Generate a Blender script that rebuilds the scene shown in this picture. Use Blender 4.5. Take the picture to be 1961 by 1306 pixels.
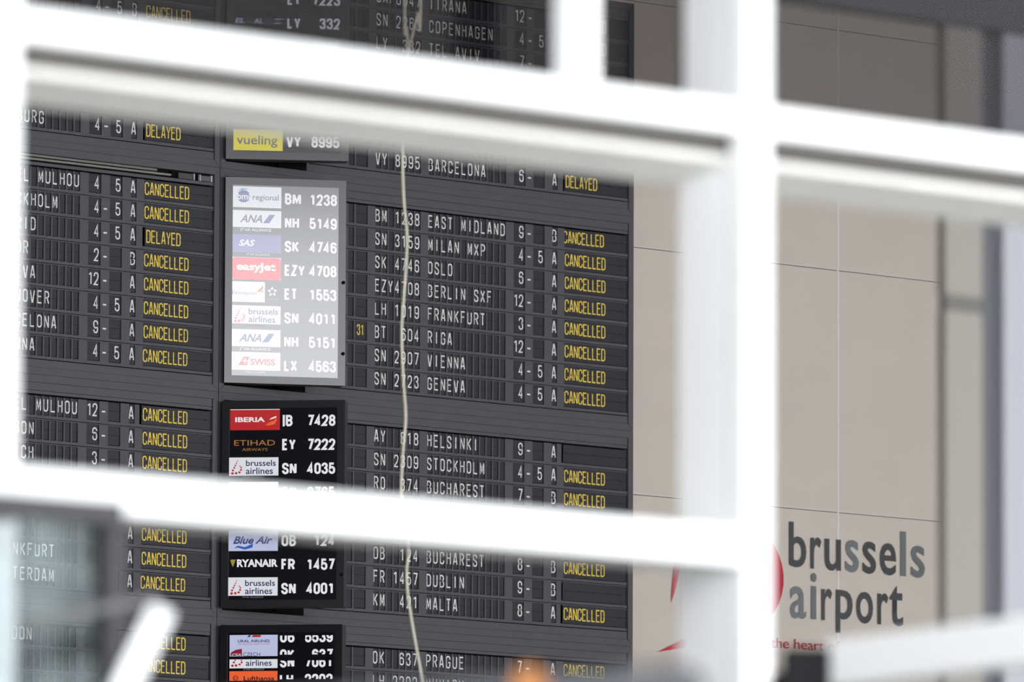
import bpy, bmesh, math, random
from mathutils import Vector, Matrix
random.seed(7)
R = math.radians
scene = bpy.context.scene
for o in list(bpy.data.objects):
    bpy.data.objects.remove(o)
COL = scene.collection
YAW = 0.7571014971181641          # the departures wall and the facade run in this direction
E = Vector((math.cos(YAW), math.sin(YAW), 0))       # along the wall, to the right
N = Vector((math.sin(YAW), -math.cos(YAW), 0))      # out of the wall, towards the street
A0 = Vector((-1.8752, 42.3172, 8.0004))             # reference point on the flap board

# ------------------------------------------------------------------ camera
cam_d = bpy.data.cameras.new('camera'); cam = bpy.data.objects.new('camera', cam_d)
COL.objects.link(cam); scene.camera = cam
pi_, ro = 0.105902638721, 0.00391308301
Rt = Vector((1, 0, 0)); Up = Vector((0, -math.sin(pi_), math.cos(pi_))); Fw = Vector((0, math.cos(pi_), math.sin(pi_)))
c_, s_ = math.cos(ro), math.sin(ro)
R2 = c_*Rt + s_*Up; U2 = -s_*Rt + c_*Up
cam.matrix_world = Matrix(((R2.x, U2.x, -Fw.x, 0), (R2.y, U2.y, -Fw.y, 0), (R2.z, U2.z, -Fw.z, 1.6), (0, 0, 0, 1)))
cam_d.sensor_width = 36; cam_d.lens = 305.2136; cam_d.clip_start = .5; cam_d.clip_end = 500
cam_d.dof.use_dof = True; cam_d.dof.focus_distance = 42.6; cam_d.dof.aperture_fstop = 4.0
cam_d.dof.aperture_blades = 0

# ------------------------------------------------------------------ world, lights, exposure
w = bpy.data.worlds.new('overcast_sky'); scene.world = w; w.use_nodes = True
bg = w.node_tree.nodes['Background']; bg.inputs[0].default_value = (.96, .98, 1, 1); bg.inputs[1].default_value = 5.6
def area(name, loc, rot, sx, sy, power, color=(1, 1, 1), portal=False):
    d = bpy.data.lights.new(name, 'AREA'); d.shape = 'RECTANGLE'; d.size = sx; d.size_y = sy; d.energy = power; d.color = color
    o = bpy.data.objects.new(name, d); o.location = loc; o.rotation_euler = rot; COL.objects.link(o)
    if portal: d.cycles.is_portal = True
    return o
scene.view_settings.view_transform = 'Standard'; scene.view_settings.look = 'None'
scene.view_settings.exposure = 0; scene.view_settings.gamma = 1
try: scene.view_settings.use_curve_mapping = False
except Exception: pass
scene.cycles.use_denoising = True
scene.cycles.max_bounces = 6; scene.cycles.transparent_max_bounces = 12

# ------------------------------------------------------------------ helpers
def S(r, g, b): 
    f = lambda v: (v/255/12.92) if v/255 <= .04045 else ((v/255+.055)/1.055)**2.4
    return (f(r), f(g), f(b), 1)
MATS = {}
def mat(name, col, rough=.6, metal=0, spec=.5, noise=0, nscale=20, emit=0, bump=0, bscale=60):
    if name in MATS: return MATS[name]
    m = bpy.data.materials.new(name); m.use_nodes = True; nt = m.node_tree; b = nt.nodes['Principled BSDF']
    b.inputs['Base Color'].default_value = col; b.inputs['Roughness'].default_value = rough
    b.inputs['Metallic'].default_value = metal; b.inputs['Specular IOR Level'].default_value = spec
    if emit:
        b.inputs['Emission Color'].default_value = col; b.inputs['Emission Strength'].default_value = emit
        b.inputs['Base Color'].default_value = (.01, .01, .01, 1)
    if noise or bump:
        tc = nt.nodes.new('ShaderNodeTexCoord'); n = nt.nodes.new('ShaderNodeTexNoise'); n.inputs['Scale'].default_value = nscale
        n.inputs['Detail'].default_value = 4
        nt.links.new(tc.outputs['Object'], n.inputs['Vector'])
        if noise:
            mp = nt.nodes.new('ShaderNodeMapRange'); mp.inputs['To Min'].default_value = 1-noise; mp.inputs['To Max'].default_value = 1+noise
            mx = nt.nodes.new('ShaderNodeVectorMath'); mx.operation = 'SCALE'; mx.inputs[0].default_value = col[:3]
            nt.links.new(n.outputs['Fac'], mp.inputs['Value']); nt.links.new(mp.outputs[0], mx.inputs['Scale'])
            nt.links.new(mx.outputs[0], b.inputs['Base Color'])
        if bump:
            n2 = nt.nodes.new('ShaderNodeTexNoise'); n2.inputs['Scale'].default_value = bscale; nt.links.new(tc.outputs['Object'], n2.inputs['Vector'])
            bp = nt.nodes.new('ShaderNodeBump'); bp.inputs['Strength'].default_value = bump; bp.inputs['Distance'].default_value = .01
            nt.links.new(n2.outputs['Fac'], bp.inputs['Height']); nt.links.new(bp.outputs[0], b.inputs['Normal'])
    MATS[name] = m; return m
def glass(name, tint, gloss, rough=.02, gcol=(1, 1, 1, 1), bump=0):
    m = bpy.data.materials.new(name); m.use_nodes = True; nt = m.node_tree; nt.nodes.clear()
    out = nt.nodes.new('ShaderNodeOutputMaterial'); t = nt.nodes.new('ShaderNodeBsdfTransparent'); t.inputs[0].default_value = tint
    g = nt.nodes.new('ShaderNodeBsdfGlossy'); g.inputs[0].default_value = gcol; g.inputs['Roughness'].default_value = rough
    mx = nt.nodes.new('ShaderNodeMixShader')
    if bump:
        tc = nt.nodes.new('ShaderNodeTexCoord'); n = nt.nodes.new('ShaderNodeTexNoise'); n.inputs['Scale'].default_value = 7; n.inputs['Detail'].default_value = 3
        nt.links.new(tc.outputs['Object'], n.inputs['Vector'])
        mr = nt.nodes.new('ShaderNodeMapRange'); mr.inputs['From Min'].default_value = .35; mr.inputs['From Max'].default_value = .65
        mr.inputs['To Min'].default_value = gloss*.25; mr.inputs['To Max'].default_value = gloss*1.9
        nt.links.new(n.outputs['Fac'], mr.inputs['Value']); nt.links.new(mr.outputs[0], mx.inputs[0])
    else: mx.inputs[0].default_value = gloss
    nt.links.new(t.outputs[0], mx.inputs[1]); nt.links.new(g.outputs[0], mx.inputs[2]); nt.links.new(mx.outputs[0], out.inputs[0])
    return m

M_mask = mat('flap_board_grey', S(90, 88, 95), .55, noise=.12, nscale=25, spec=.3)
M_rail = mat('board_rail_grey', S(88, 87, 92), .5, noise=.12, nscale=12, spec=.35)
M_flap = mat('flap_black', S(54, 54, 60), .5, noise=.12, nscale=30, spec=.3)
M_back = mat('cavity_black', S(16, 16, 19), .8, spec=.1)
M_white = mat('flap_print_white', S(240, 240, 238), .5, spec=.3)
M_yellow = mat('flap_print_yellow', S(248, 218, 92), .5, spec=.3)
M_bezel = mat('monitor_bezel', S(24, 24, 29), .22, spec=.9)
M_side = mat('monitor_side', S(62, 62, 66), .45, spec=.5)
M_screen = mat('screen_black', S(12, 12, 22), .14, spec=.5)
def coat(m, ior=1.68, rough=.1):
    p = m.node_tree.nodes['Principled BSDF']; p.inputs['Coat Weight'].default_value = 1; p.inputs['Coat IOR'].default_value = ior; p.inputs['Coat Roughness'].default_value = rough
    return m
coat(M_screen)
M_wall = mat('beige_ribbed_metal', S(226, 218, 210), .6, noise=.04, nscale=3, spec=.3)
M_wallflat = mat('beige_paint', S(190, 182, 174), .8)
M_seam = mat('panel_trim', S(246, 240, 234), .5)
M_seamdark = mat('seam_dark', S(70, 66, 62), .8)
M_frame = mat('white_coated_aluminium', S(240, 241, 242), .45, noise=.02, nscale=5)
M_gasket = mat('gasket_grey', S(105, 103, 98), .8)
M_strip = mat('painted_shade_strip', S(88, 85, 82), .8)  # dark fascia colour stands in for the shade under the transom
M_head = mat('head_panel_grey', S(232, 232, 228), .6, noise=.05, nscale=6)
M_foil = mat('grey_foil', S(98, 100, 104), .35, metal=.6)
M_foil_lit = mat('grey_foil_lit', S(140, 145, 150), .35, metal=.6)  # same grey foil, lightened for letters that catch a reflection
M_red = mat('red_foil', S(205, 40, 62), .45)

class MB:
    def __init__(s): s.v = []; s.f = []; s.m = []; s.mats = []
    def mi(s, m):
        if m not in s.mats: s.mats.append(m)
        return s.mats.index(m)
    def poly(s, pts, m):
        i = len(s.v); s.v += [tuple(p) for p in pts]; s.f.append(tuple(range(i, i+len(pts)))); s.m.append(s.mi(m))
    def prism(s, pts, y0, y1, m):       # pts: (x,z) counter-clockwise seen from -y; front at y0
        i = len(s.v); n = len(pts)
        s.v += [(x, y0, z) for x, z in pts] + [(x, y1, z) for x, z in pts]
        k = s.mi(m)
        s.f.append(tuple(range(i, i+n))); s.m.append(k); s.f.append(tuple(range(i+2*n-1, i+n-1, -1))); s.m.append(k)
        for a in range(n):
            b = (a+1) % n; s.f.append((i+b, i+a, i+n+a, i+n+b)); s.m.append(k)
    def box(s, x0, x1, y0, y1, z0, z1, m): s.prism([(x0, z0), (x1, z0), (x1, z1), (x0, z1)], y0, y1, m)
    def tube(s, pts, r, m, n=8, cap=True):
        pts = [Vector(p) for p in pts]; k = s.mi(m); rings = []
        rr = r if isinstance(r, (list, tuple)) else [r]*len(pts)
        for j, p in enumerate(pts):
            d = (pts[min(j+1, len(pts)-1)]-pts[max(j-1, 0)]).normalized()
            a = d.orthogonal().normalized() if j == 0 else (a-d*a.dot(d)).normalized(); b = d.cross(a)
            i = len(s.v); rings.append(i)
            s.v += [tuple(p+rr[j]*(math.cos(t*2*math.pi/n)*a+math.sin(t*2*math.pi/n)*b)) for t in range(n)]
        for j in range(len(pts)-1):
            for t in range(n):
                u = (t+1) % n; s.f.append((rings[j]+t, rings[j]+u, rings[j+1]+u, rings[j+1]+t)); s.m.append(k)
        if cap:
            s.f.append(tuple(rings[0]+t for t in range(n-1, -1, -1))); s.m.append(k)
            s.f.append(tuple(rings[-1]+t for t in range(n))); s.m.append(k)
    def mesh(s, name):
        me = bpy.data.meshes.new(name); me.from_pydata(s.v, [], s.f)
        for m in s.mats: me.materials.append(m)
        for i, p in enumerate(me.polygons): p.material_index = s.m[i]
        me.update(); return me
    def build(s, name, parent=None, loc=(0, 0, 0), rotz=0, bevel=0):
        me = s.mesh(name)
        if bevel:
            bm = bmesh.new(); bm.from_mesh(me); bmesh.ops.remove_doubles(bm, verts=bm.verts, dist=1e-6)
            bmesh.ops.bevel(bm, geom=list(bm.edges), offset=bevel, segments=2, affect='EDGES', profile=.6); bm.to_mesh(me); bm.free()
        return link(name, me, parent, loc, rotz)
def link(name, me, parent=None, loc=(0, 0, 0), rotz=0):
    o = bpy.data.objects.new(name, me); COL.objects.link(o); o.location = loc; o.rotation_euler = (0, 0, rotz)
    if parent: o.parent = parent
    return o
def tag(o, label=None, cat=None, group=None, kind=None):
    if label: o['label'] = label
    if cat: o['category'] = cat
    if group: o['group'] = group
    if kind: o['kind'] = kind
    return o
def empty(name, loc, rotz=0):
    o = bpy.data.objects.new(name, None); COL.objects.link(o); o.location = loc; o.rotation_euler = (0, 0, rotz); o.empty_display_size = .1
    return o
def bw(u, z, d=0): return A0*1 + E*u + N*d + Vector((0, 0, z-A0.z))    # wall coordinates -> world

# ------------------------------------------------------------------ stroke lettering (condensed signage alphabet)
Q = True
O_ = [(0, 0, Q), (1, 0, Q), (1, 1, Q), (0, 1, Q)]
GL = {
 'A': [[(0, 0), (.42, 1), (.58, 1), (1, 0)], [(.16, .27), (.84, .27)]],
 'B': [[(0, 0), (0, 1), (.95, 1, Q), (.95, .53, Q), (0, .53)], [(0, .53), (1, .53, Q), (1, 0, Q), (0, 0)]],
 'C': [[(1, .7), (1, 1, Q), (0, 1, Q), (0, 0, Q), (1, 0, Q), (1, .3)]],
 'D': [['c', (0, 0), (1, 0, Q), (1, 1, Q), (0, 1)]],
 'E': [[(1, 1), (0, 1), (0, 0), (1, 0)], [(0, .53), (.88, .53)]],
 'F': [[(1, 1), (0, 1), (0, 0)], [(0, .53), (.86, .53)]],
 'G': [[(1, .72), (1, 1, Q), (0, 1, Q), (0, 0, Q), (1, 0, Q), (1, .47), (.55, .47)]],
 'H': [[(0, 0), (0, 1)], [(1, 0), (1, 1)], [(0, .53), (1, .53)]],
 'I': [[(.5, 0), (.5, 1)]],
 'J': [[(1, 1), (1, 0, Q), (0, 0, Q), (0, .3)]],
 'K': [[(0, 0), (0, 1)], [(1, 1), (.06, .4)], [(.34, .58), (1, 0)]],
 'L': [[(0, 1), (0, 0), (1, 0)]],
 'M': [[(0, 0), (0, 1)], [(1, 0), (1, 1)], [(.04, 1), (.5, .22), (.96, 1)]],
 'N': [[(0, 0), (0, 1)], [(1, 0), (1, 1)], [(.04, 1), (.96, 0)]],
 'O': [['c']+O_], '0': [['c']+O_],
 'P': [[(0, 0), (0, 1), (1, 1, Q), (1, .46, Q), (0, .46)]],
 'R': [[(0, 0), (0, 1), (1, 1, Q), (1, .48, Q), (0, .48)], [(.55, .48), (1, 0)]],
 'S': [[(1, .72), (1, 1, Q), (0, 1, Q), (0, .55, Q), (1, .45, Q), (1, 0, Q), (0, 0, Q), (0, .28)]],
 'T': [[(0, 1), (1, 1)], [(.5, 1), (.5, 0)]],
 'U': [[(0, 1), (0, 0, Q), (1, 0, Q), (1, 1)]],
 'V': [[(0, 1), (.42, 0), (.58, 0), (1, 1)]],
 'W': [[(0, 1), (.25, 0), (.5, .8), (.75, 0), (1, 1)]],
 'X': [[(0, 0), (1, 1)], [(0, 1), (1, 0)]],
 'Y': [[(0, 1), (.5, .42), (1, 1)], [(.5, .44), (.5, 0)]],
 'Z': [[(0, 1), (1, 1), (0, 0), (1, 0)]],
 '1': [[(.1, .8), (.6, .98)], [(.62, 1), (.62, 0)]],
 '2': [[(0, .7), (0, 1, Q), (1, 1, Q), (1, .55, Q), (0, 0), (1, 0)]],
 '3': [[(0, .74), (0, 1, Q), (.95, 1, Q), (.95, .54, Q), (.4, .54)], [(.4, .54), (1, .54, Q), (1, 0, Q), (0, 0, Q), (0, .28)]],
 '4': [[(.72, 0), (.72, 1), (0, .27), (1, .27)]],
 '5': [[(.93, 1), (.1, 1), (.03, .5), (.25, .62), (1, .62, Q), (1, 0, Q), (0, 0, Q), (0, .26)]],
 '6': [['c', (0, 0, Q), (1, 0, Q), (1, .6, Q), (0, .6, Q)], [(0, .32), (0, 1, Q), (1, 1, Q), (1, .76)]],
 '7': [[(0, 1), (1, 1), (.36, 0)]],
 '8': [['c', (.04, .54, Q), (.96, .54, Q), (.96, 1, Q), (.04, 1, Q)], ['c', (0, 0, Q), (1, 0, Q), (1, .54, Q), (0, .54, Q)]],
 '9': [['c', (1, 1, Q), (0, 1, Q), (0, .4, Q), (1, .4, Q)], [(1, .68), (1, 0, Q), (0, 0, Q), (0, .24)]],
}
def stroke_glyph(ch, w, h, t):
    """list of quads (x,z) for one character, box w x h, stroke t"""
    quads = []
    for st in GL.get(ch, []):
        closed = st[0] == 'c'; pts = st[1:] if closed else st
        P = [(Vector((t/2+p[0]*(w-t), t/2+p[1]*(h-t))), len(p) > 2) for p in pts]
        n = len(P); path = []
        for i, (p, q) in enumerate(P):
            if not q: path.append(p); continue
            a = P[i-1][0]; b = P[(i+1) % n][0]
            def lim(o, j): return (o-p).length*(.5 if P[j % n][1] else 1)
            r = min(lim(a, i-1), lim(b, i+1), (w-t)*.52)
            da = (a-p).normalized()*r; db = (b-p).normalized()*r
            for k in range(5):
                s = k/4*math.pi/2
                path.append(p+da*(1-math.sin(s))+db*(1-math.cos(s)))
        cl = [path[0]]
        for p in path[1:]:
            if (p-cl[-1]).length > 1e-6: cl.append(p)
        if closed and (cl[0]-cl[-1]).length < 1e-6: cl.pop()
        m = len(cl); L = []; Rr = []
        for i, p in enumerate(cl):
            if closed: a, b = cl[i-1], cl[(i+1) % m]
            else: a, b = cl[max(i-1, 0)], cl[min(i+1, m-1)]
            d1 = (p-a).normalized() if (p-a).length > 1e-9 else (b-p).normalized()
            d2 = (b-p).normalized() if (b-p).length > 1e-9 else d1
            n1 = Vector((-d1.y, d1.x)); n2 = Vector((-d2.y, d2.x)); mt = n1+n2
            mt = n1 if mt.length < 1e-6 else mt.normalized()
            k = t/2/max(.45, mt.dot(n1))
            L.append(p+mt*k); Rr.append(p-mt*k)
        for i in range(m if closed else m-1):
            j = (i+1) % m; quads.append([Rr[i], Rr[j], L[j], L[i]])
    return quads
def clip_poly(poly, z, keep_above):
    out = []
    for i in range(len(poly)):
        a, b = poly[i-1], poly[i]; ia = (a.y > z) == keep_above; ib = (b.y > z) == keep_above
        if ia != ib: out.append(a+(b-a)*((z-a.y)/(b.y-a.y)))
        if ib: out.append(b)
    return out
def clip_left(poly, x):
    q = [Vector((p.y, p.x)) for p in poly]; q = clip_poly(q, x, True); return [Vector((p.y, p.x)) for p in q]
def text_quads(txt, x, zb, w, h, t, pitch, narrow={'I': .5, '1': .8}):
    res = []
    for ch in txt:
        if ch in GL:
            for q in stroke_glyph(ch, w, h, t): res.append([p+Vector((x, zb)) for p in q])
        x += pitch
    return res
def add_quads(mb, quads, y, m, cut=None, lo=None, hi=None):
    for q in quads:
        parts = [q]
        if cut is not None:
            parts = [clip_poly(q, cut+.0006, True), clip_poly(q, cut-.0006, False)]
        for p in parts:
            if hi is not None and len(p) > 2: p = clip_poly(p, hi, False)
            if lo is not None and len(p) > 2: p = clip_poly(p, lo, True)
            if len(p) > 2: mb.poly([(a.x, y, a.y) for a in p], m)

def font_mesh(txt, x0, x1, z0, z1, y, m, bold=0, shear=0, name='lettering', thick=0):
    """set flat lettering into the box x0..x1, z0..z1 facing -y"""
    cu = bpy.data.curves.new(name, 'FONT'); cu.body = txt; cu.offset = bold; cu.shear = shear; cu.resolution_u = 4; cu.extrude = 0
    cu.fill_mode = 'FRONT' if hasattr(cu, 'fill_mode') else cu.fill_mode
    ob = bpy.data.objects.new(name, cu); COL.objects.link(ob)
    dg = bpy.context.evaluated_depsgraph_get(); me = bpy.data.meshes.new_from_object(ob.evaluated_get(dg))
    bpy.data.objects.remove(ob)
    vs = [v.co for v in me.vertices]
    ax, bx = min(v.x for v in vs), max(v.x for v in vs); ay, by = min(v.y for v in vs), max(v.y for v in vs)
    for v in me.vertices:
        X = x0+(v.co.x-ax)/(bx-ax)*(x1-x0); Z = z0+(v.co.y-ay)/(by-ay)*(z1-z0); v.co = (X, y, Z)
    me.materials.clear(); me.materials.append(m)
    me.update(); return me

# ------------------------------------------------------------------ the hall (setting)
HX0, HX1, HD, HC = -21.0, 14.0, 18.6, 9.1
def st(name, mb, loc=(0, 0, 0), rotz=0):
    o = mb.build(name, None, loc, rotz); o['kind'] = 'structure'; return o
M_ground = mat('concrete', S(190, 189, 184), .9, noise=.1, nscale=4)
M_floor = mat('hall_floor', S(188, 185, 180), .4, noise=.08, nscale=2)
M_ceil = mat('hall_ceiling', S(95, 95, 98), .8)
M_dim = mat('hall_side_wall', S(60, 60, 62), .8)
b = MB(); b.box(-60, 60, -18.65, 5, -.2, 0, M_floor); fl = st('floor', b, bw(0, 0, 0), YAW)
b = MB(); b.box(-60, 60, -75, -18.66, -.25, 0, M_ground); st('trim_2', b, bw(0, 0, 0), YAW)      # pale concrete forecourt

b = MB(); b.box(HX0-.3, HX1+.3, -HD, .45, HC, HC+.3, M_ceil); st('ceiling', b, bw(0, 0, 0), YAW)
b = MB(); b.box(HX0-12, HX1+12, -36, -HD-.3, 11.3, 11.8, M_ceil); st('added_canopy', b, bw(0, 0, 0), YAW)      # unseen canopy, added to keep sky light off the facade frames
b = MB(); b.box(HX0-.3, HX0, -HD, .45, 0, HC, M_dim); st('wall_left', b, bw(0, 0, 0), YAW)
b = MB(); b.box(HX1, HX1+.3, -HD, .45, 0, HC, M_wallflat); st('wall_right', b, bw(0, 0, 0), YAW)

# back wall clad in ribbed panels
wb = empty('wall_back', bw(0, 0, -.25), YAW); wb['kind'] = 'structure'
b = MB(); b.box(HX0, HX1, .03, .2, 0, HC, M_wallflat); b.build('backing', wb)
PW, PH = 1.15, 1.2967
def rib_panel():
    b = MB(); w_, h_ = PW-.007, PH-.006; n = 200; p = h_/n; x0, x1 = .0035, .0035+w_
    k = b.mi(M_wall)
    for i in range(n+1):
        z = i*p
        for (dz, y) in ((0, .0), (p*.45, .0), (p*.6, .004), (p*.85, .004)):
            if z+dz <= h_+1e-6:
                b.v += [(x0, y, z+dz+.003), (x1, y, z+dz+.003)]
    nv = len(b.v)//2
    for i in range(nv-1): b.f.append((2*i, 2*i+1, 2*i+3, 2*i+2)); b.m.append(k)
    b.box(x0, x1, .0045, .012, .003, h_+.003, M_seamdark)
    return b.mesh('wall_panel')
pm = rib_panel()
for c in range(7):
    for r in range(6):
        u = 5.211+(c-2)*PW; z = 6.884+(r-4)*PH
        link('wall_panel', pm, wb, (u, 0, z))
for c in range(7):
    u = 5.211+(c-2)*PW; b = MB(); b.box(u-.004, u+.004, -.001, .02, 1.7, HC, M_seam); b.build('panel_trim', wb)
for r in range(-1, 6):
    z = 6.884+(r-3)*PH; b = MB(); b.box(5.211-2*PW, 5.211+5*PW, .003, .02, z-.0035, z+.001, M_seamdark)
    b.box(5.211-2*PW, 5.211+5*PW, -.001, .02, z+.0012, z+.0045, M_seam); b.build('joint_strip', wb)

# ------------------------------------------------------------------ split-flap board
CW = .0368
OPEN = [(.866, .906), (.916, .9975)]+[(1.0514+.0453*i, 1.0514+.0453*i+CW) for i in range(7)] + \
       [(1.4148+.0457*i, 1.4148+.0457*i+CW) for i in range(12)]+[(2.010, 2.0908), (2.1475, 2.2276), (2.283, 2.3191), (2.3682, 2.822)]
CH, MID = .0952, .0437      # opening height, hinge line below its top
flap_cache = {}
def flap_mesh(kind, txt, width, color=None):
    key = (kind, txt, round(width, 4), color)
    if key in flap_cache: return flap_cache[key]
    b = MB(); h = CH-.003
    b.box(0, width, 0, .002, -MID+.0006, -.001, M_flap); b.box(0, width, .0006, .0026, -h, -MID-.0006, M_flap)
    zb = -.0115-.0644; m = M_yellow if color == 'y' else M_white
    if kind == 'char':
        lw = .0325 if txt not in 'I' else .0325
        add_quads(b, text_quads(txt, .0008, zb, lw, .0644, .0072, 0), -.0004, m, -MID)
    elif kind == 'gate':
        n = len(txt); x = width-.0045-.0315-(n-1)*.0355
        if color == 'y': add_quads(b, text_quads(txt, .016, zb+.006, .022, .055, .006, .026), -.0004, m, -MID)
        else: add_quads(b, text_quads(txt, x, zb, .0315, .0644, .0072, .0355), -.0004, m, -MID)
    elif kind == 'status':
        tx = txt.strip('<')
        qs = text_quads(tx, .008-(.012 if tx != txt else 0), zb, .0285, .0644, .0063, .0327)
        if tx != txt: qs = [c for c in (clip_left(q, .004) for q in qs) if len(c) > 2]
        add_quads(b, qs, -.0004, m, -MID)
        for i in range(5):
            x = .016+i*.098
            if not txt or x > .03+len(txt)*.0327: b.box(x, x+.002, -.0006, .001, -MID-.004, -MID+.005, M_back)
    me = b.mesh(kind+'_flap'); flap_cache[key] = me; return me
mask_cache = {}
def row_mask(m0, gap, first, last, nodash):
    key = (m0, gap, first, last, nodash)
    if key in mask_cache: return mask_cache[key]
    b = MB(); top = .018 if first else .0115; bot = -.084
    y0 = -.0045
    b.box(m0, 2.8225, y0, .012, -.0985, bot, M_mask)                       # sill bar under the openings
    if not first: b.box(m0, 2.8225, y0+.0008, .012, .0115, .0165, M_mask)  # lip above them
    ops = [o for o in OPEN if o[0] > m0+.01]
    x = m0
    for i, (a, c) in enumerate(ops):
        if i == len(ops)-1:
            b.box(x, a-(gap if gap else 0), y0, .012, bot, .0115, M_mask)
        else: b.box(x, a, y0, .012, bot, .0115, M_mask)
        x = c
    b.box(2.822, 2.8226, y0, .012, bot, .0115, M_mask)
    if not nodash: b.box(2.1075, 2.1295, y0-.0006, 0, -.0425, -.0345, M_white)
    me = b.mesh('flap_row'); mask_cache[key] = me; return me
G, PR = 1.1155, .118
def module(side, g, rows, nrows, label, missing_rail=False):
    """one frame of eight flap rows; side 'L' or 'R'"""
    m0 = 0 if side == 'R' else 1.30; u0 = .5755 if side == 'R' else .5755-2.8608
    ztop = A0.z+.1128-G*g; zb = ztop-G
    root = empty('departure_board', bw(u0+m0, zb, 0), YAW)
    tag(root, label, 'departure board')
    X0, X1, T = m0, 2.8582, G
    ox = -m0                                     # children are laid out in module x, shifted to the root
    f = .0376; sw = .0357; g1 = .0007; y = -.012
    def pr(pts, y0, y1, m, name, bev=0):
        b = MB(); b.prism(pts, y0, y1, m); return b.build(name, root, (ox, 0, 0), 0, bev)
    pr([(X0+g1, T-g1), (X0+sw, T-f), (X1-sw, T-f), (X1-g1, T-g1)], y, .05, M_rail, 'frame_rail')
    pr([(X0+g1, g1), (X1-g1, g1), (X1-sw, f-.0026), (X0+sw, f-.0026)], y, .05, M_rail, 'frame_rail')
    pr([(X1-g1, g1+.0008), (X1-g1, T-g1-.0008), (X1-sw+.0007, T-f-.0008), (X1-sw+.0007, f)], y, .05, M_rail, 'frame_rail')
    pr([(X0+g1, T-g1-.0008), (X0+g1, g1+.0008), (X0+sw-.0007, f), (X0+sw-.0007, T-f-.0008)], y, .05, M_rail, 'frame_rail')
    xr = .595 if side == 'R' else m0+sw
    b = MB(); b.box(X0+.01, X1-.01, .2, .22, .01, T-.01, M_back); b.box(xr, X1-.01, .03, .2, .01, T-.01, M_back); b.build('back_panel', root, (ox, 0, 0))
    def rail(z0, z1, name='blank_rail', y=-.006): b = MB(); b.box(xr, 2.8215, y, .012, z0, z1, M_rail); return b.build(name, root, (ox, 0, 0))
    if not missing_rail: rail(T-.0764, T-.0386)
    rail(T-.0935, T-.0782, 'row_lip', -.0045)
    rail(.0366, .0735)
    if side == 'R':
        b = MB(); b.box(.578, .5945, -.008, .2, f, T-f, M_rail); b.build('bay_divider', root, (ox, 0, 0))
    if missing_rail:
        b = MB(); 
        b.box(xr, 2.80, .02, .022, T-.0775, T-.039, M_back); b.build('lamp_recess', root, (ox, 0, 0))
        M_refl = mat('lamp_reflector', S(120, 120, 116), .3, metal=.3); M_cap = mat('lamp_cap', S(190, 190, 192), .4)
        M_tube = mat('lamp_tube_off', S(150, 150, 144), .35)
        b = MB(); b.box(xr, 2.46, .004, .012, T-.051, T-.040, M_refl); b.build('reflector', root, (ox, 0, 0))
        b = MB(); b.tube([(xr, .006, T-.062), (2.55, .006, T-.062)], .0062, M_tube, 8); b.build('lamp_tube', root, (ox, 0, 0))
        b = MB(); b.box(2.55, 2.575, -.002, .016, T-.070, T-.046, M_back); b.box(2.60, 2.69, .004, .014, T-.074, T-.046, mat('lamp_gear', S(70, 70, 72), .5)); b.build('lamp_holder', root, (ox, 0, 0))
        for xa, xb in ((2.695, 2.703), (2.735, 2.742), (2.808, 2.819)):
            b = MB(); b.box(xa, xb, -.001, .012, T-.075, T-.044, M_cap); b.build('clip', root, (ox, 0, 0))
        b = MB(); b.box(2.743, 2.807, .003, .012, T-.074, T-.048, mat('lamp_plate', S(95, 95, 98), .5)); b.build('end_plate', root, (ox, 0, 0))
    for r in range(nrows):
        d = rows.get(r, {}); zt = T-.1128-PR*r
        gap = d.get('gap', 0)
        row = link('flap_row', row_mask(xr, gap, r == 0, r == 7, d.get('nodash', r not in rows)), root, (ox, 0, zt))
        if d.get('noflap') or (not d and r > 2 and g == 3): continue
        vals = []
        code = (d.get('code', '')+' '*7)[:7]; dest = (d.get('dest', '')+' '*12)[:12]
        vals = [('char', ''), ('gate', d.get('day', ''))]+[('char', c.strip()) for c in code]+[('char', c.strip()) for c in dest] + \
               [('gate', d.get('g1', '')), ('gate', d.get('g2', '')), ('char', d.get('ab', '')), ('status', d.get('st', ''))]
        for (a, c), (k, t) in zip(OPEN, vals):
            if a < xr+.01: continue
            col = 'y' if (k == 'status' or (k == 'gate' and a < 1)) else 'w'
            sh = d.get('shift', 0) if k == 'status' else 0
            if k == 'status' and gap: sh = max(sh, 0)-.0
            wd = c-a-.0042
            if k == 'char' and a > 2: wd = c-a-.003
            me = flap_mesh(k, t, wd, col)
            nm = {'char': 'character_flap', 'gate': 'number_flap', 'status': 'status_flap'}[k]
            o = link(nm, me, row, (a+sh, 0, .0115))
    return root
C, D = 'CANCELLED', 'DELAYED'
def rw(code='', dest='', g1='', g2='', ab='', st='', **k): return dict(code=code, dest=dest, g1=g1, g2=g2, ab=ab, st=st, **k)
module('R', 0, {0: rw('JAF0647', 'TIRANA', '12', '', 'B', C), 1: rw('SN 2263', 'COPENHAGEN', '4', '5', 'A', C), 2: rw('LY  332', 'TEL AVIV', '7', '', 'B', C),
     7: rw('VY 8995', 'BARCELONA', '6', '', 'A', D, gap=.012, shift=.004)}, 8, 'black split-flap board section from Tirana and Copenhagen down to Barcelona delayed, topmost on the right')
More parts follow.
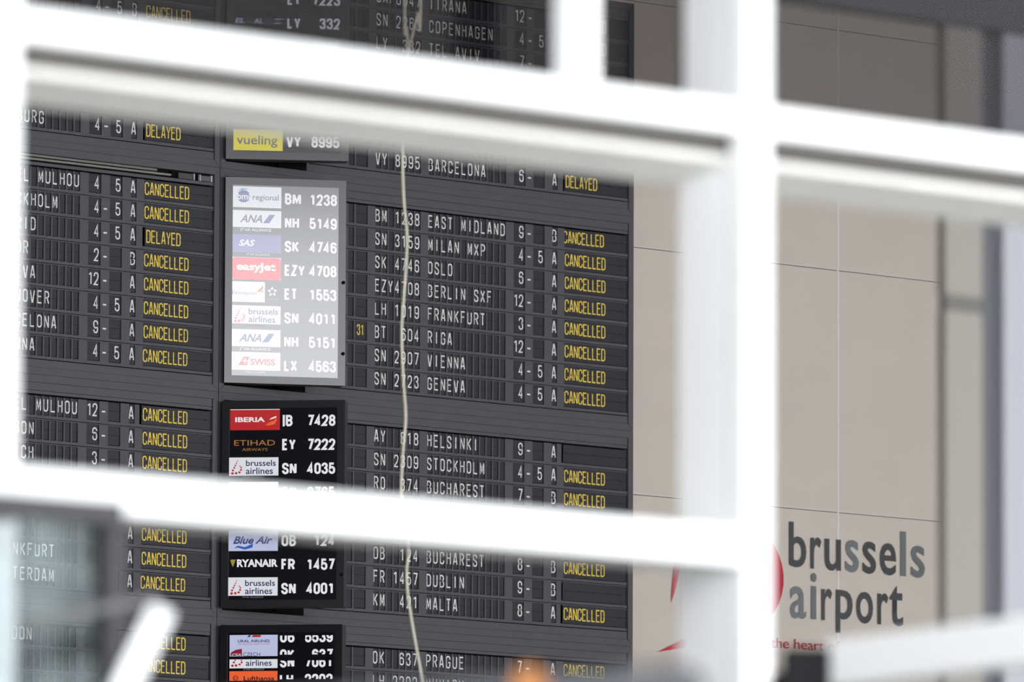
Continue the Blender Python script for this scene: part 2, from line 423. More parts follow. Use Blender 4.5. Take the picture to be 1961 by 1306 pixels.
module('R', 1, {0: rw('BM 1238', 'EAST MIDLAND', '9', '', 'B', '<'+C), 1: rw('SN 3159', 'MILAN MXP', '4', '5', 'A', C), 2: rw('SK 4746', 'OSLO', '6', '', 'A', C),
     3: rw('EZY4708', 'BERLIN SXF', '12', '', 'A', C), 4: rw('LH 1019', 'FRANKFURT', '3', '', 'A', C), 5: rw('BT  604', 'RIGA', '12', '', 'A', C, day='31'),
     6: rw('SN 2907', 'VIENNA', '4', '5', 'A', C), 7: rw('SN 2723', 'GENEVA', '4', '5', 'A', C)}, 8, 'black split-flap board section listing eight flights from East Midland to Geneva, all cancelled')
module('R', 2, {0: rw('AY  818', 'HELSINKI', '9', '', 'A', '', gap=.016), 1: rw('SN 2309', 'STOCKHOLM', '4', '5', 'A', C), 2: rw('RO  374', 'BUCHAREST', '7', '', 'B', C),
     5: rw('OB  124', 'BUCHAREST', '8', '', 'B', C), 6: rw('FR 1457', 'DUBLIN', '9', '', 'B', '', gap=.014), 7: rw('KM  421', 'MALTA', '8', '', 'A', C, gap=.019, shift=-.002)}, 8,
     'black split-flap board section from Helsinki and Stockholm down to Dublin and Malta')
module('R', 3, {0: rw('OK  637', 'PRAGUE', '7', '', 'A', C), 1: rw('LH 2202', 'MUNICH', '', '', '', '')}, 8, 'lowest black split-flap board section on the right, starting with Prague')
module('L', 0, {2: rw('', '', '4', '5', 'B', C), 7: rw('', 'HAMBURG', '4', '5', 'A', D, gap=.010, shift=.006)}, 8, 'topmost left split-flap board section, its last row reading gates 4-5 delayed')
module('L', 1, {0: rw('', 'BASEL MULHOU', '4', '5', 'A', C, nodash=True), 1: rw('', 'STOCKHOLM', '4', '5', 'A', C), 2: rw('', 'MADRID', '4', '5', 'A', D, gap=.008, shift=.012),
     3: rw('', 'NADOR', '2', '', 'B', C), 4: rw('', 'GENEVA', '12', '', 'A', C), 5: rw('', 'HANNOVER', '4', '5', 'A', C), 6: rw('', 'BARCELONA', '9', '', 'A', C),
     7: rw('', 'VIENNA', '4', '5', 'A', C, shift=-.003)}, 8, 'left split-flap board section with eight rows and an open grey lamp recess along its top', missing_rail=True)
module('L', 2, {0: rw('', 'BASEL MULHOU', '12', '', 'A', C, gap=.018, shift=-.002), 1: rw('', 'LISBON', '6', '', 'A', C), 2: rw('', 'ZURICH', '3', '', 'A', C),
     5: rw('', '', '', '', 'A', C, nodash=True), 6: rw('', 'FRANKFURT', '', '', 'A', C, gap=.004), 7: rw('', 'AMSTERDAM', '', '', 'A', C, shift=-.006)}, 8,
     'left split-flap board section starting with Basel Mulhou gate 12, partly behind the lower white crossbar')
module('L', 3, {0: rw('', 'LONDON', '', '', '', C), 1: rw('', '', '', '', '', C)}, 8, 'lowest left split-flap board section showing two cancelled rows beside the tilted white plank')

# ------------------------------------------------------------------ flight number monitors
def em(name, rgb, s=1.0): return coat(mat('screen_'+name, S(*rgb), .2, spec=.5, emit=s))
K_white = em('white', (236, 236, 240), .95); K_tile = em('tile_white', (236, 238, 246), .85); K_lav = em('tile_lavender', (205, 212, 246), .8)
K_grey = em('grey', (105, 108, 128), .8); K_red = em('red', (190, 36, 40), .9); K_blue = em('blue', (45, 55, 130), .8); K_orange = em('orange', (240, 100, 50), .95)
K_yel = em('yellow', (228, 214, 50), .85); K_gold = em('gold', (190, 130, 70), .8); K_navy = em('navy', (38, 44, 92), .7); K_pink = em('pink', (246, 112, 122), .92)
K_purple = em('purple', (152, 152, 196), .85); W_navy = em('washed_navy', (128, 130, 152), .85); W_blue = em('washed_blue', (128, 134, 178), .85); W_red = em('washed_red', (218, 112, 122), .9); K_dk = em('dark', (26, 26, 34), .5); K_star = em('star', (150, 150, 160), .7)  # purple, pink and washed colours have the glare mixed into their emission
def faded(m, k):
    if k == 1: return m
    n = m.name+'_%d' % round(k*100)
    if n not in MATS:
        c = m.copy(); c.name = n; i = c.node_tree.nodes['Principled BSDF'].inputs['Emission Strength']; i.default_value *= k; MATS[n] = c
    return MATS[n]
H_ = 1.024; TX0, TX1 = .036, .283
class Mon:
    def __init__(s, u, zb, th, label, fade=1, haze=0):
        s.k = fade
        s.root = empty('flight_monitor', bw(u, zb, .04), R(th)); tag(s.root, label, 'monitor', 'portrait flight monitors on the departure board')
        del s.root['group']
        b = MB(); b.box(0, .612, .004, .10, 0, H_, M_side); b.build('housing', s.root, bevel=.003)
        b = MB(); e = .037
        b.prism([(0, H_), (e, H_-e), (.612-e, H_-e), (.612, H_)], 0, .006, M_bezel); b.prism([(0, 0), (.612, 0), (.612-e, e), (e, e)], 0, .006, M_bezel)
        b.prism([(0, 0), (e, e), (e, H_-e), (0, H_)], 0, .006, M_bezel); b.prism([(.612, 0), (.612, H_), (.612-e, H_-e), (.612-e, e)], 0, .006, M_bezel); b.build('bezel', s.root)
        scr = M_screen if not haze else coat(mat('screen_glare_black_%d' % (haze*100), (haze, haze, haze*1.12, 1), .14, spec=.5, emit=1.0))  # haze: even grey emission that adds to the reflected glare
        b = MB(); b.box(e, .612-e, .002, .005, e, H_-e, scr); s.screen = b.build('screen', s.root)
        for zz in (.51, .865):
            b = MB(); b.tube([(.600, -.006, H_-zz), (.600, .003, H_-zz)], .009, M_back, 10); b.build('latch_knob', s.root)
        b = MB(); b.box(.1, .16, .10, .19, .35, .7, M_back); b.build('mount_bracket', s.root)
    def tile(s, x0, x1, t0, t1, m, name='airline_tile'):
        m = faded(m, s.k); b = MB(); b.box(x0, x1, .0012, .0022, H_-t1, H_-t0, m); return b.build(name, s.screen)
    def text(s, txt, x0, x1, t0, t1, m, bold=0, shear=0, y=.0003):
        me = font_mesh(txt, x0, x1, H_-t1, H_-t0, y, faded(m, s.k), bold, shear); return link('airline_lettering', me, s.screen)
    def shape(s, pts, m, y=.0009, name='airline_emblem'):
        b = MB(); b.poly([(x, y, H_-t) for x, t in pts], faded(m, s.k)); return b.build(name, s.screen)
    def dots(s, lst, m):
        b = MB()
        for x, t, r in lst:
            b.poly([(x+r*math.cos(a*math.pi/5), .0008, H_-t+r*math.sin(a*math.pi/5)*.9) for a in range(10)], faded(m, s.k))
        b.build('airline_emblem', s.screen)
    def number(s, row, code, num, lo=None, hi=None, top=None):
        t0 = .0725+.1187*row if top is None else top
        zb = H_-t0-.0565; h = .0565; b = MB()
        x = .301
        for ch in code:
            w_ = {'I': .013, 'M': .043, 'Y': .034, 'E': .029, 'Z': .031, 'F': .029, 'L': .029, 'T': .032}.get(ch, .034)
            if ch == 'I': b.box(x+.002, x+.0125, .0006, .001, max(zb, -9 if lo is None else H_-lo), zb+h, faded(K_white, s.k))
            else: add_quads(b, text_quads(ch, x, zb, w_, h, .0112, 0), .0007, faded(K_white, s.k), None, None if lo is None else H_-lo, None if hi is None else H_-hi)
            x += w_+.0045
        b.build('airline_code', s.screen)
        b = MB(); x = .569-len(num)*.0357
        for ch in num: add_quads(b, text_quads(ch, x, zb, .0325, h, .0108, 0), .0007, faded(K_white, s.k), None, None if lo is None else H_-lo, None if hi is None else H_-hi); x += .0357
        b.build('flight_number', s.screen)
    def brussels(s, r, tm=K_tile, txt=K_navy, rd=K_red):
        t = .0445+.1187*r
        s.tile(TX0, TX1, t, t+.0905, tm)
        s.text('brussels', .121, .270, t+.013, t+.043, txt, .012); s.text('airlines', .121, .256, t+.051, t+.083, txt, .012)
        s.dots([(.018+.036, t+.079, .0075), (.0725, t+.078, .0068), (.089, t+.074, .0062), (.0965, t+.062, .0055), (.0975, t+.051, .0045), (.092, t+.043, .0035),
                (.056, t+.064, .0058), (.063, t+.051, .0052), (.068, t+.040, .0046), (.073, t+.030, .0038), (.077, t+.021, .003), (.08, t+.014, .0024)], rd)
        s.text('STAR ALLIANCE', .108, .212, t+.094, t+.1015, K_star, 0)
    def iberia_leaf(s, t):
        s.shape([(.215, t+.078), (.232, t+.066), (.262, t+.055), (.270, t+.041), (.273, t+.055), (.262, t+.074), (.240, t+.079)], K_orange)
        s.shape([(.236, t+.052), (.246, t+.042), (.270, t+.033), (.272, t+.039), (.262, t+.044)], K_white)
    def ana(s, r):
        t = .0445+.1187*r; s.tile(TX0, TX1, t, t+.085, K_tile)
        s.text('ANA', .074, .186, t+.022, t+.061, W_navy, .02, .35); s.shape([(.190, t+.062), (.224, t+.019), (.252, t+.019), (.222, t+.062)], W_blue)
        s.text('STAR ALLIANCE', .076, .232, t+.091, t+.104, K_white, .01)

L1 = Mon(.5864, 7.0413, 7.6, 'grey flight monitor above the washed-out one, with a yellow tile on its bottom row', .85, .03)
L1.text('ETIHAD', .040, .275, .148, .180, K_yel, -.005); L1.number(1, 'EY', '7223')
L1.tile(TX0, TX1, .2785, .385, K_dk); L1.text('EL', .040, .090, .318, .344, K_lav, .03, .2); L1.text('\u05dc\u05e2', .094, .128, .316, .346, K_star, 0); L1.text('AL', .132, .180, .318, .344, K_lav, .03, .2); L1.text('\u05dc\u05d0', .184, .222, .316, .346, K_star, 0)
L1.shape([(.236, .322), (.240, .317), (.278, .317), (.274, .322)], K_lav); L1.shape([(.250, .333), (.253, .328), (.262, .328), (.259, .333)], K_lav); L1.shape([(.232, .344), (.236, .339), (.272, .339), (.268, .344)], K_lav)
L1.number(2, 'LY', '332'); L1.number(3, '', '7898')
L1.tile(TX0, TX1, .875, .980, K_yel); L1.text('vueling', .053, .256, .904, .964, K_grey, .01); L1.number(7, 'VY', '8995')

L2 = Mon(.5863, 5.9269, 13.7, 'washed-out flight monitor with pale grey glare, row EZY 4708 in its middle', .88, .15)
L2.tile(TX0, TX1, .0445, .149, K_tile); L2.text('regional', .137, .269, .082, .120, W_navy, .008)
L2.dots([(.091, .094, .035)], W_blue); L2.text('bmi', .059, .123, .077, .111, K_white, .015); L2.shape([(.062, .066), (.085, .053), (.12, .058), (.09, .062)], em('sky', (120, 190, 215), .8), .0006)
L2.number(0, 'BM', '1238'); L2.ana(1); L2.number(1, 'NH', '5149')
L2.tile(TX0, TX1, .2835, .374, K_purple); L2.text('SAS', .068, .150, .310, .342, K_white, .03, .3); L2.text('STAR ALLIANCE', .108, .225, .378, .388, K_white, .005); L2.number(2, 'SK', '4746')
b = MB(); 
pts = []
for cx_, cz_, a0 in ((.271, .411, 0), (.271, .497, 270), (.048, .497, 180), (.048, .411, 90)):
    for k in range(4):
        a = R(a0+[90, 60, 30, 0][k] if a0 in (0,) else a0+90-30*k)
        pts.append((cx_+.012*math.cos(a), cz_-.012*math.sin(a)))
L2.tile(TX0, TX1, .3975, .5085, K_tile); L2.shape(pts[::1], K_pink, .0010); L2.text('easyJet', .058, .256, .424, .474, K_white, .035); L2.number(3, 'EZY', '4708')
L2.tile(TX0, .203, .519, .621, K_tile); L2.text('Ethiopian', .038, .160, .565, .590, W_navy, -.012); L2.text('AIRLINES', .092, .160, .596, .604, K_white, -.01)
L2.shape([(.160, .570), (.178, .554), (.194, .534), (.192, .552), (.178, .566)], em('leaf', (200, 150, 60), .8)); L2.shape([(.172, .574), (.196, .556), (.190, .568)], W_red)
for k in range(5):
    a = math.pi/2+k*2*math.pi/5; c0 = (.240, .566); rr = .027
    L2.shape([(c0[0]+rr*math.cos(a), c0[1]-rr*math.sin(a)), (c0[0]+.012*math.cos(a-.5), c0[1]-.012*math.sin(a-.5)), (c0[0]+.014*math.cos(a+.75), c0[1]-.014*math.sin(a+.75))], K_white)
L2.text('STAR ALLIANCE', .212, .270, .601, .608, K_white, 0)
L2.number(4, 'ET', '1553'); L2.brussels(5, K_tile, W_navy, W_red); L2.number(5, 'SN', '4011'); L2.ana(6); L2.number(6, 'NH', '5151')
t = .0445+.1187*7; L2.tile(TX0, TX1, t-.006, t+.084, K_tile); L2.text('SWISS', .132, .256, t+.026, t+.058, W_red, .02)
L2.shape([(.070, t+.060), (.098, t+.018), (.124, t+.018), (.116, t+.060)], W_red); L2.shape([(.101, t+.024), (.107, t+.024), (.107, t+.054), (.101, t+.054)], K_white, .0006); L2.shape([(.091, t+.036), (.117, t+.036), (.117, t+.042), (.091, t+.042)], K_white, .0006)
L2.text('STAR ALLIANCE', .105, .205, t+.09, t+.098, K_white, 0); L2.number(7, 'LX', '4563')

L3 = Mon(.5736, 4.8104, -7, 'black flight monitor with a red tile in its top row reading IB 7428')
t = .0445; L3.tile(TX0+.005, TX1+.005, t, t+.102, K_red); L3.tile(TX0+.005, TX1+.005, t-.002, t+.002, K_tile); L3.text('IBERIA', .066, .214, t+.038, t+.062, K_white, .03); L3.iberia_leaf(t); L3.number(0, 'IB', '7428')
L3.text('ETIHAD', .062, .265, .196, .223, K_gold, -.004); L3.text('AIRWAYS', .102, .228, .236, .250, K_gold, -.005); L3.number(1, 'EY', '7222')
L3.brussels(2); L3.number(2, 'SN', '4035'); L3.tile(TX0, TX1, .4035, .5, K_tile); L3.number(3, 'AY', '6765')
L3.tile(TX0, TX1, .645, .745, K_lav); L3.text('Blue Air', .060, .256, .672, .710, K_blue, .03, .35)
L3.shape([(.064, .732), (.084, .718), (.118, .726), (.160, .708), (.156, .728), (.118, .738), (.084, .728)], em('azure', (50, 100, 200), .8)); L3.number(5, 'OB', '124')
L3.text('RYANAIR', .080, .283, .786, .824, K_white, .04); L3.number(6, 'FR', '1457')
L3.shape([(.046, .790), (.056, .786), (.066, .788), (.074, .786), (.064, .812), (.060, .824), (.054, .812)], em('harp', (170, 160, 60), .8))
L3.brussels(7); L3.number(7, 'SN', '4001')

L4 = Mon(.5718, 3.6990, -10, 'black flight monitor cut by the bottom edge, rows half refreshed')
L4.tile(.048, .289, .049, .154, K_lav); L4.text('URAL AIRLINES', .089, .250, .072, .086, K_blue, .02); L4.text('\u0423\u0420\u0410\u041b\u042c\u0421\u041a\u0418\u0415 \u0410\u0412\u0418\u0410\u041b\u0418\u041d\u0418\u0418', .089, .250, .0905, .0975, K_red, .0)
L4.shape([(.136, .060), (.146, .0495), (.156, .0495), (.148, .060)], K_blue); L4.shape([(.158, .060), (.166, .0495), (.204, .0495), (.204, .060)], K_red)
L4.shape([(.051, .148), (.056, .134), (.078, .122), (.110, .117), (.110, .153), (.06, .153)], em('dark_red', (150, 30, 45), .8)); L4.text('CSA', .060, .106, .140, .154, K_lav, .02, .2); L4.text('CZECH', .116, .202, .136, .154, K_navy, 0)
L4.number(0, 'U6', '5539', top=.0315, hi=.0535)
L4.number(1, 'OK', '637', top=.121, lo=.1475)
t = .169; L4.tile(.048, .289, t, t+.044, K_tile); L4.text('airlines', .130, .260, t+.003, t+.033, K_navy, .012)
L4.dots([(.063, t+.031, .007), (.081, t+.030, .007), (.099, t+.025, .006), (.109, t+.015, .0055), (.070, t+.015, .006), (.076, t+.005, .004), (.108, t+.005, .004)], K_red); L4.text('STAR ALLIANCE', .118, .222, .2145, .223, K_star, 0)
L4.number(2, 'SN', '7061', top=.1545, hi=.177)
L4.tile(.048, .289, .2275, .275, K_orange); L4.text('Lufthansa', .120, .274, .252, .275, K_dk, .02); L4.dots([(.079, .262, .014)], K_dk); L4.dots([(.079, .262, .0115)], K_orange)
L4.number(3, 'LH', '2202', top=.243, lo=.269)

# ------------------------------------------------------------------ airport name on the wall
lg = empty('airport_logo', bw(4.8, 4.9, -.25), YAW); tag(lg, 'grey and red foil lettering brussels airport on the beige ribbed wall', 'sign')
def wl(ch, u0, u1, z0, z1, tilt=0, M_foil=M_foil):
    me = font_mesh(ch, u0-4.8, u1-4.8, z0-4.9, z1-4.9, -.0035, M_foil, .012)
    for v in me.vertices: v.co.y += -.002+tilt*(v.co.x-(u0+u1-9.6)/2)
    o = link('letter', me, lg)
for ch, a, c, z0, z1 in (('b', 4.837, 4.965, 5.275, 5.515), ('r', 4.998, 5.078, 5.275, 5.443), ('u', 5.105, 5.228, 5.272, 5.441), ('s', 5.263, 5.362, 5.272, 5.445), ('s', 5.394, 5.496, 5.272, 5.445),
                  ('e', 5.526, 5.649, 5.272, 5.445), ('l', 5.684, 5.725, 5.275, 5.515), ('s', 5.765, 5.871, 5.272, 5.445),
                  ('a', 4.846, 4.962, 5.003, 5.174), ('i', 5.000, 5.043, 5.006, 5.253), ('r', 5.081, 5.160, 5.006, 5.174), ('p', 5.191, 5.315, 4.944, 5.174), ('o', 5.345, 5.472, 5.003, 5.174),
                  ('r', 5.507, 5.590, 5.006, 5.174), ('t', 5.601, 5.702, 5.002, 5.221)):
    wl(ch, a, c, z0, z1, random.uniform(-.03, .03), M_foil_lit if (a in (5.263, 5.765, 4.846, 5.000, 5.684)) else M_foil)
def red(pts): b = MB(); b.poly([(x-4.8, -.005, z-4.9) for x, z in pts], M_red); b.build('red_emblem', lg)
disc = [(4.42+.376*math.cos(R(a)), 5.205+.30*math.sin(R(a))) for a in range(-75, 80, 10)]
red([(4.2, 5.13)]+disc+[(4.15, 5.42), (4.04, 5.33)])
red([(3.962, 5.036), (3.992, 5.10), (4.024, 5.206), (4.06, 5.40), (4.00, 5.33), (3.981, 5.204), (3.968, 5.12)])
red([(3.862, 4.773), (4.106, 4.813), (4.34, 4.86), (4.5, 4.93), (4.3, 4.93), (4.105, 4.868), (3.96, 4.812)])
link('tagline', font_mesh('the heart of europe', 4.70-4.8, 5.55-4.8, 4.822-4.9, 4.895-4.9, -.005, M_red, 0), lg)

# ------------------------------------------------------------------ facade window frame (foreground)
FO = Vector((0, 18.5, 0))
def fw(s, z, off=0): return FO+E*s+N*off+Vector((0, 0, z))
wf = empty('window_1', fw(0, 0), YAW); wf['kind'] = 'structure'
ZL, ZH = .02, HC-.02
def post(s0, s1, z0, z1, deep=True):
    b = MB(); b.box(s0, s1, 0, .05, z0, z1, M_frame); b.build('mullion', wf, bevel=.004)
    b = MB(); b.box(s0+.004, s1-.004, .0505, .0545, z0, z1, M_gasket); b.build('gasket', wf)
    if deep: b = MB(); b.box(s0, s1, .055, .205, z0, z1, M_frame); b.build('mullion_rear', wf, bevel=.003)
post(-1.47, -1.378, ZL, ZH); post(.7015, .7915, ZL, ZH); post(.165, .262, 4.153, ZH, False)
def transom(s0, s1, z0, z1, head=True):
    b = MB(); b.box(s0, s1, .001, .05, z0, z1, M_frame); b.build('transom', wf, bevel=.004)
    b = MB(); b.box(s0, s1, .055, .205, z0+.004, z1, M_frame); b.build('transom_rear', wf)
    if head:
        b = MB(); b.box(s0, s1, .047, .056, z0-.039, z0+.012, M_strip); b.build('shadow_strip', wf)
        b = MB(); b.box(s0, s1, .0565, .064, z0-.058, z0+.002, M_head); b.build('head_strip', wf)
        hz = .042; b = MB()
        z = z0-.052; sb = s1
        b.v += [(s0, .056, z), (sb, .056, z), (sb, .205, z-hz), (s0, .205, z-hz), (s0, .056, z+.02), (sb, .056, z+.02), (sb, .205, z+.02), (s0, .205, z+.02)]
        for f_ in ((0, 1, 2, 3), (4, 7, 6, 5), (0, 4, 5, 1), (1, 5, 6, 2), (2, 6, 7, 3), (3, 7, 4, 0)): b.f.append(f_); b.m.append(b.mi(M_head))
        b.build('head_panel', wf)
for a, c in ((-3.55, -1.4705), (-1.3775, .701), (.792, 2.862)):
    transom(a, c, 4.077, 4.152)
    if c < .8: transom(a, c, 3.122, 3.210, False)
post(2.8625, 2.9525, ZL, ZH); post(-3.64, -3.55, ZL, ZH)
M_tint = glass('tinted_glass', (.56, .55, .56, 1), .004)
for a, c in ((-3.549, -1.471), (-1.377, .2125), (.2135, .7005), (.7925, 2.862)):
    b = MB(); b.box(a, c, .188, .196, 4.1525, 5.3, M_tint); b.build('glass_pane', wf)
    b = MB(); b.box(a, c, .06, .2, 5.301, 5.36, M_frame); b.build('glazing_bar', wf)

# columns and beam of the inner lobby
M_pil = mat('pillar_beige', S(142, 138, 132), .7, noise=.04); M_pgrey = mat('pillar_grey', S(80, 82, 86), .6); M_pwhite = mat('panel_bluish_white', S(160, 162, 170), .6)
def col(name, s0, s1, z1, m, label, cat, dep=.12, off=-3.0):
    r_ = empty(name, fw(s0, 0, off), YAW); tag(r_, label, cat); return r_
r_ = col('pillar', 4.455, 4.623, 4.93, M_pil, 'slim light beige pillar with a dark band beyond the right window bay', 'pillar')
b = MB(); b.box(.02, .168, 0, .03, 0, 4.215, M_pil); b.build('shaft', r_); b = MB(); b.box(.02, .168, 0, .03, 4.26, 5.009, M_pil); b.build('shaft', r_)
b = MB(); b.box(.024, .164, .002, .028, 4.215, 4.26, M_gasket); b.build('collar', r_)
r_ = col('pillar', 4.63, 4.70, 4.95, M_pgrey, 'narrow dark grey pillar right beside the beige one', 'pillar')
b = MB(); b.box(0, .072, .02, .05, .12, 5.009, M_pgrey); b.build('shaft', r_, bevel=.004); b = MB(); b.box(-.0, .072, .015, .055, 0, .12, M_gasket); b.build('base', r_)
r_ = col('wall_cladding_panel', 4.71, 5.9, 4.95, M_pwhite, 'bluish white wall panel at the far right edge', 'panel')
for i in range(2): b = MB(); b.box(i*.6, i*.6+.596, 0, .06, .02, 5.009, M_pwhite); b.build('panel_sheet', r_)
b = MB(); b.box(0, 1.2, .01, .07, 0, .02, M_gasket); b.build('base_trim', r_)
r_ = col('ceiling_beam', 3.55, 7, 5.1, M_pgrey, 'dark grey beam resting on the pillars at the upper right', 'beam')
b = MB(); b.box(0, 3.4, -.02, .04, 5.01, 5.45, M_pgrey); b.build('web', r_); b = MB(); b.box(0, 3.4, -.02, .04, 5.45, 5.5, M_pgrey); b.build('flange', r_)
for s in (.1, 3.2):
    b = MB(); b.box(s, s+.1, .045, .145, 0 if s > 1 else 5.5, 5.01 if s > 1 else HC-.01, M_pgrey); b.build('post', r_)

# broken casement hanging in front of the lower left bay
M_dark = mat('dark_grey_frame', S(56, 55, 58), .6); M_cr = glass('cracked_glass', (.80, .83, .84, 1), .024, .25, (.88, 1, 1.0, 1), bump=1)
sh = empty('broken_window_sash', fw(-2.3, 2.2, .25), YAW); tag(sh, 'dark grey window sash with cracked cloudy glass at the lower left', 'window sash')
b = MB(); b.box(0, .975, -.02, .03, .871, .918, M_dark); b.build('top_rail', sh, bevel=.003)
b = MB(); b.box(.935, .975, -.02, .03, 0, .87, M_dark); b.build('stile', sh, bevel=.003)
b = MB(); b.box(0, .04, -.02, .03, 0, .87, M_dark); b.build('stile', sh, bevel=.003)
b = MB(); b.box(.041, .934, -.02, .03, 0, .045, M_dark); b.build('bottom_rail', sh, bevel=.003)
b = MB(); b.box(.3, .34, .03, .25, .885, .91, M_dark); b.build('hinge_arm', sh); b = MB(); b.box(.8, .84, .03, .25, .885, .91, M_dark); b.build('hinge_arm', sh)
CR = [[(.041, .045), (.55, .045), (.70, .34), (.041, .30)], [(.552, .045), (.934, .045), (.934, .20), (.80, .40), (.702, .34)], [(.041, .302), (.70, .342), (.72, .60), (.041, .55)],
      [(.702, .343), (.799, .402), (.86, .60), (.722, .60)], [(.80, .40), (.934, .202), (.934, .62), (.861, .60)], [(.041, .552), (.72, .602), (.76, .87), (.041, .87)],
      [(.722, .602), (.86, .602), (.88, .87), (.762, .87)], [(.861, .602), (.934, .622), (.934, .87), (.882, .87)]]
for i, P in enumerate(CR):
    cxm = sum(p[0] for p in P)/4; czm = sum(p[1] for p in P)/4; tx, tz = random.uniform(-.06, .06), random.uniform(-.06, .06)
    b = MB(); n = 4
    for yy in (0, .005):
        for x, z in P: b.v.append((x, yy+.003+tx*(x-cxm)+tz*(z-czm), z))
    for f_ in ((0, 1, 2, 3), (7, 6, 5, 4), (0, 4, 5, 1), (1, 5, 6, 2), (2, 6, 7, 3), (3, 7, 4, 0)): b.f.append(f_); b.m.append(b.mi(M_cr))
    b.build('glass_shard', sh)

def bar3(name, p0, p1, wv, hv, m, parent=None, bev=.006):
    p0 = Vector(p0); p1 = Vector(p1); d = (p1-p0).normalized(); s = d.cross(Vector((0, 1, 0) if abs(d.y) < .6 else (0, 0, 1))).normalized(); t = d.cross(s)
    b = MB(); b.v = [tuple(p+s*a*wv/2+t*c*hv/2) for p in (p0, p1) for a, c in ((-1, -1), (1, -1), (1, 1), (-1, 1))]
    for f_ in ((0, 1, 2, 3), (7, 6, 5, 4), (0, 4, 5, 1), (1, 5, 6, 2), (2, 6, 7, 3), (3, 7, 4, 0)): b.f.append(f_); b.m.append(b.mi(m))
    return b.build(name, parent, bevel=bev)
pk = empty('loose_window_batten', (-.85, 17.2, 2.45)); tag(pk, 'tilted white batten with a rounded upper end at the lower left', 'batten')
def rel(o, p): return Vector(p)-Vector(o.location)
bar3('batten', rel(pk, (-.690, 17.2, 2.896)), rel(pk, (-.90, 17.2, 2.44)), .058, .03, M_frame, pk, .012)
b = MB()
for k in range(3): 
    q = Vector((-.73, 17.183, 2.81))+Vector((-.21, 0, -.456))*.3*k; q = rel(pk, q); b.tube([q, q+Vector((0, -.003, 0))], .004, M_gasket, 8)
b.build('screw_head', pk)
b = MB(); b.tube([rel(pk, (-.698, 17.12, 2.905)), rel(pk, (-.80, 17.12, 2.886)), rel(pk, (-.90, 17.12, 2.868)), rel(pk, (-.975, 17.12, 2.848))], .009, mat('bent_trim_grey', S(120, 120, 122), .5), 8); b.build('bent_trim_strip', pk)
rd = empty('window_stay_bar', (.686, 18.3, 2.865)); tag(rd, 'thick white bar rising to the right from a black clamp at the lower right', 'bar')
bar3('bar', (.0, 0, -.004), (.56, -1.0, .002), .06, .10, M_frame, rd, .01)
M_blk = mat('black_plastic', S(16, 16, 19), .6, spec=.2)
b = MB(); b.box(-.112, -.014, -.05, .05, -.13, .028, M_blk); b.build('clamp', rd, bevel=.008)
b = MB(); b.tube([(-.014, 0, -.012), (.012, -.02, -.012)], .017, M_blk, 12); b.build('knob', rd)
b = MB(); b.box(-.13, -.09, -.02, .62, -.10, -.02, M_blk); b.build('bracket_arm', rd)

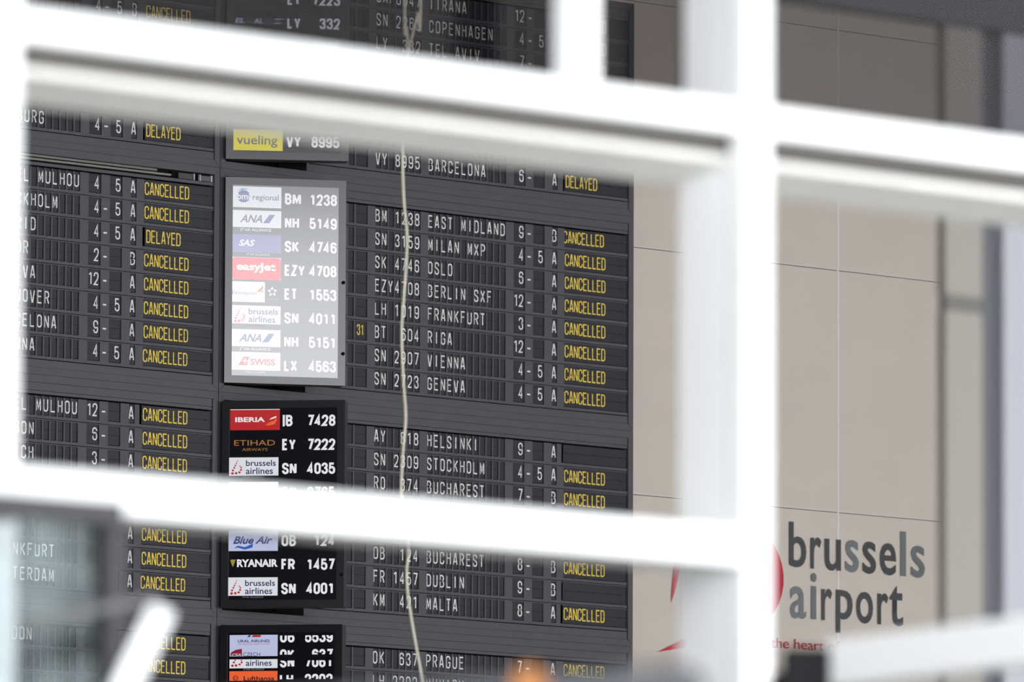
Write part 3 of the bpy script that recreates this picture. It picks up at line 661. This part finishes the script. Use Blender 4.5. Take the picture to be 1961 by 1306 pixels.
# hanging cables inside the hall
M_cab = mat('cream_cable', S(250, 242, 224), .4)
def cable(name, pts, label, top):
    kz = 35/33; pts = [(x*kz, 1.6+(z-1.6)*kz) for x, z in pts]
    r0 = Vector((pts[-1][0], 35, pts[-1][1])); P = []
    pts = [(pts[0][0]+.01, top)]+pts
    V = [Vector((x, 35, z))-r0 for x, z in pts]
    for i in range(len(V)-1):
        a, b_, c, d = V[max(i-1, 0)], V[i], V[i+1], V[min(i+2, len(V)-1)]
        for k in range(5):
            t = k/5; P.append(.5*((2*b_)+(c-a)*t+(2*a-5*b_+4*c-d)*t*t+(3*b_-a-3*c+d)*t**3))
    P.append(V[-1]); b = MB(); b.tube(P, .0052, M_cab, 8); o = b.build(name, None, tuple(r0+Vector((0, .05 if len(pts) < 8 else 0, 0)))); tag(o, label, 'cable')
cable('hanging_cable', [(-.417, 6.504), (-.410, 6.321), (-.404, 6.230), (-.419, 6.018), (-.422, 5.816), (-.417, 5.655), (-.404, 5.514), (-.408, 5.374), (-.419, 5.213), (-.422, 5.112), (-.413, 4.932), (-.405, 4.812), (-.414, 4.691),
      (-.421, 4.531), (-.413, 4.491), (-.392, 4.311), (-.398, 4.232), (-.395, 4.152), (-.381, 4.052), (-.360, 3.933), (-.330, 3.773), (-.30, 3.6)], 'long cream cable dangling in front of the flight numbers', 9.08)
cable('hanging_cable', [(-.355, 6.504), (-.367, 6.382), (-.386, 6.301), (-.402, 6.225)], 'short cream cable end meeting the long cable near the top', 9.08)

# van outside with an amber beacon, its roof just in view
vn = empty('van', (-.65, 13.0, 0)); tag(vn, 'dark van roof with an orange beacon at the bottom edge', 'van')
M_van = mat('van_paint', S(58, 60, 66), .4); M_tyre = mat('tyre', S(25, 25, 25), .9); M_vg = mat('van_glass', S(20, 24, 28), .1)
b = MB(); b.prism([(-.92, .35), (.92, .35), (.96, 1.3), (.945, 2.478), (.90, 2.499), (.35, 2.452), (-.85, 2.39), (-.92, 1.3)], 0, 3.3, M_van); b.build('body', vn, bevel=.02)
b = MB(); b.box(.80, .93, -.03, .12, 2.440, 2.488, M_van); b.build('roof_spoiler', vn, bevel=.01)
for s in (-1, 1):
    b = MB(); b.box(min(s*.03, s*.8), max(s*.03, s*.8), -.02, .01, 1.4, 2.1, M_vg); b.build('rear_window', vn)
    b = MB(); b.box(min(s*.82, s*.90), max(s*.82, s*.90), -.02, .01, 1.0, 1.4, M_red); b.build('tail_light', vn)
    for y in (.5, 2.7):
        b = MB(); b.tube([(s*.70, y, .35), (s*.92, y, .35)], .35, M_tyre, 20); b.build('wheel', vn)
b = MB(); b.box(-.9, .9, -.1, .02, .35, .55, M_tyre); b.build('bumper', vn)
M_amb = mat('amber_beacon', S(255, 165, 70), .3, emit=.9)
b = MB(); b.tube([(.678, .02, 2.462), (.678, -.03, 2.462), (.678, -.05, 2.462), (.678, -.058, 2.462)], [.024, .024, .018, .006], M_amb, 14); b.build('beacon', vn)
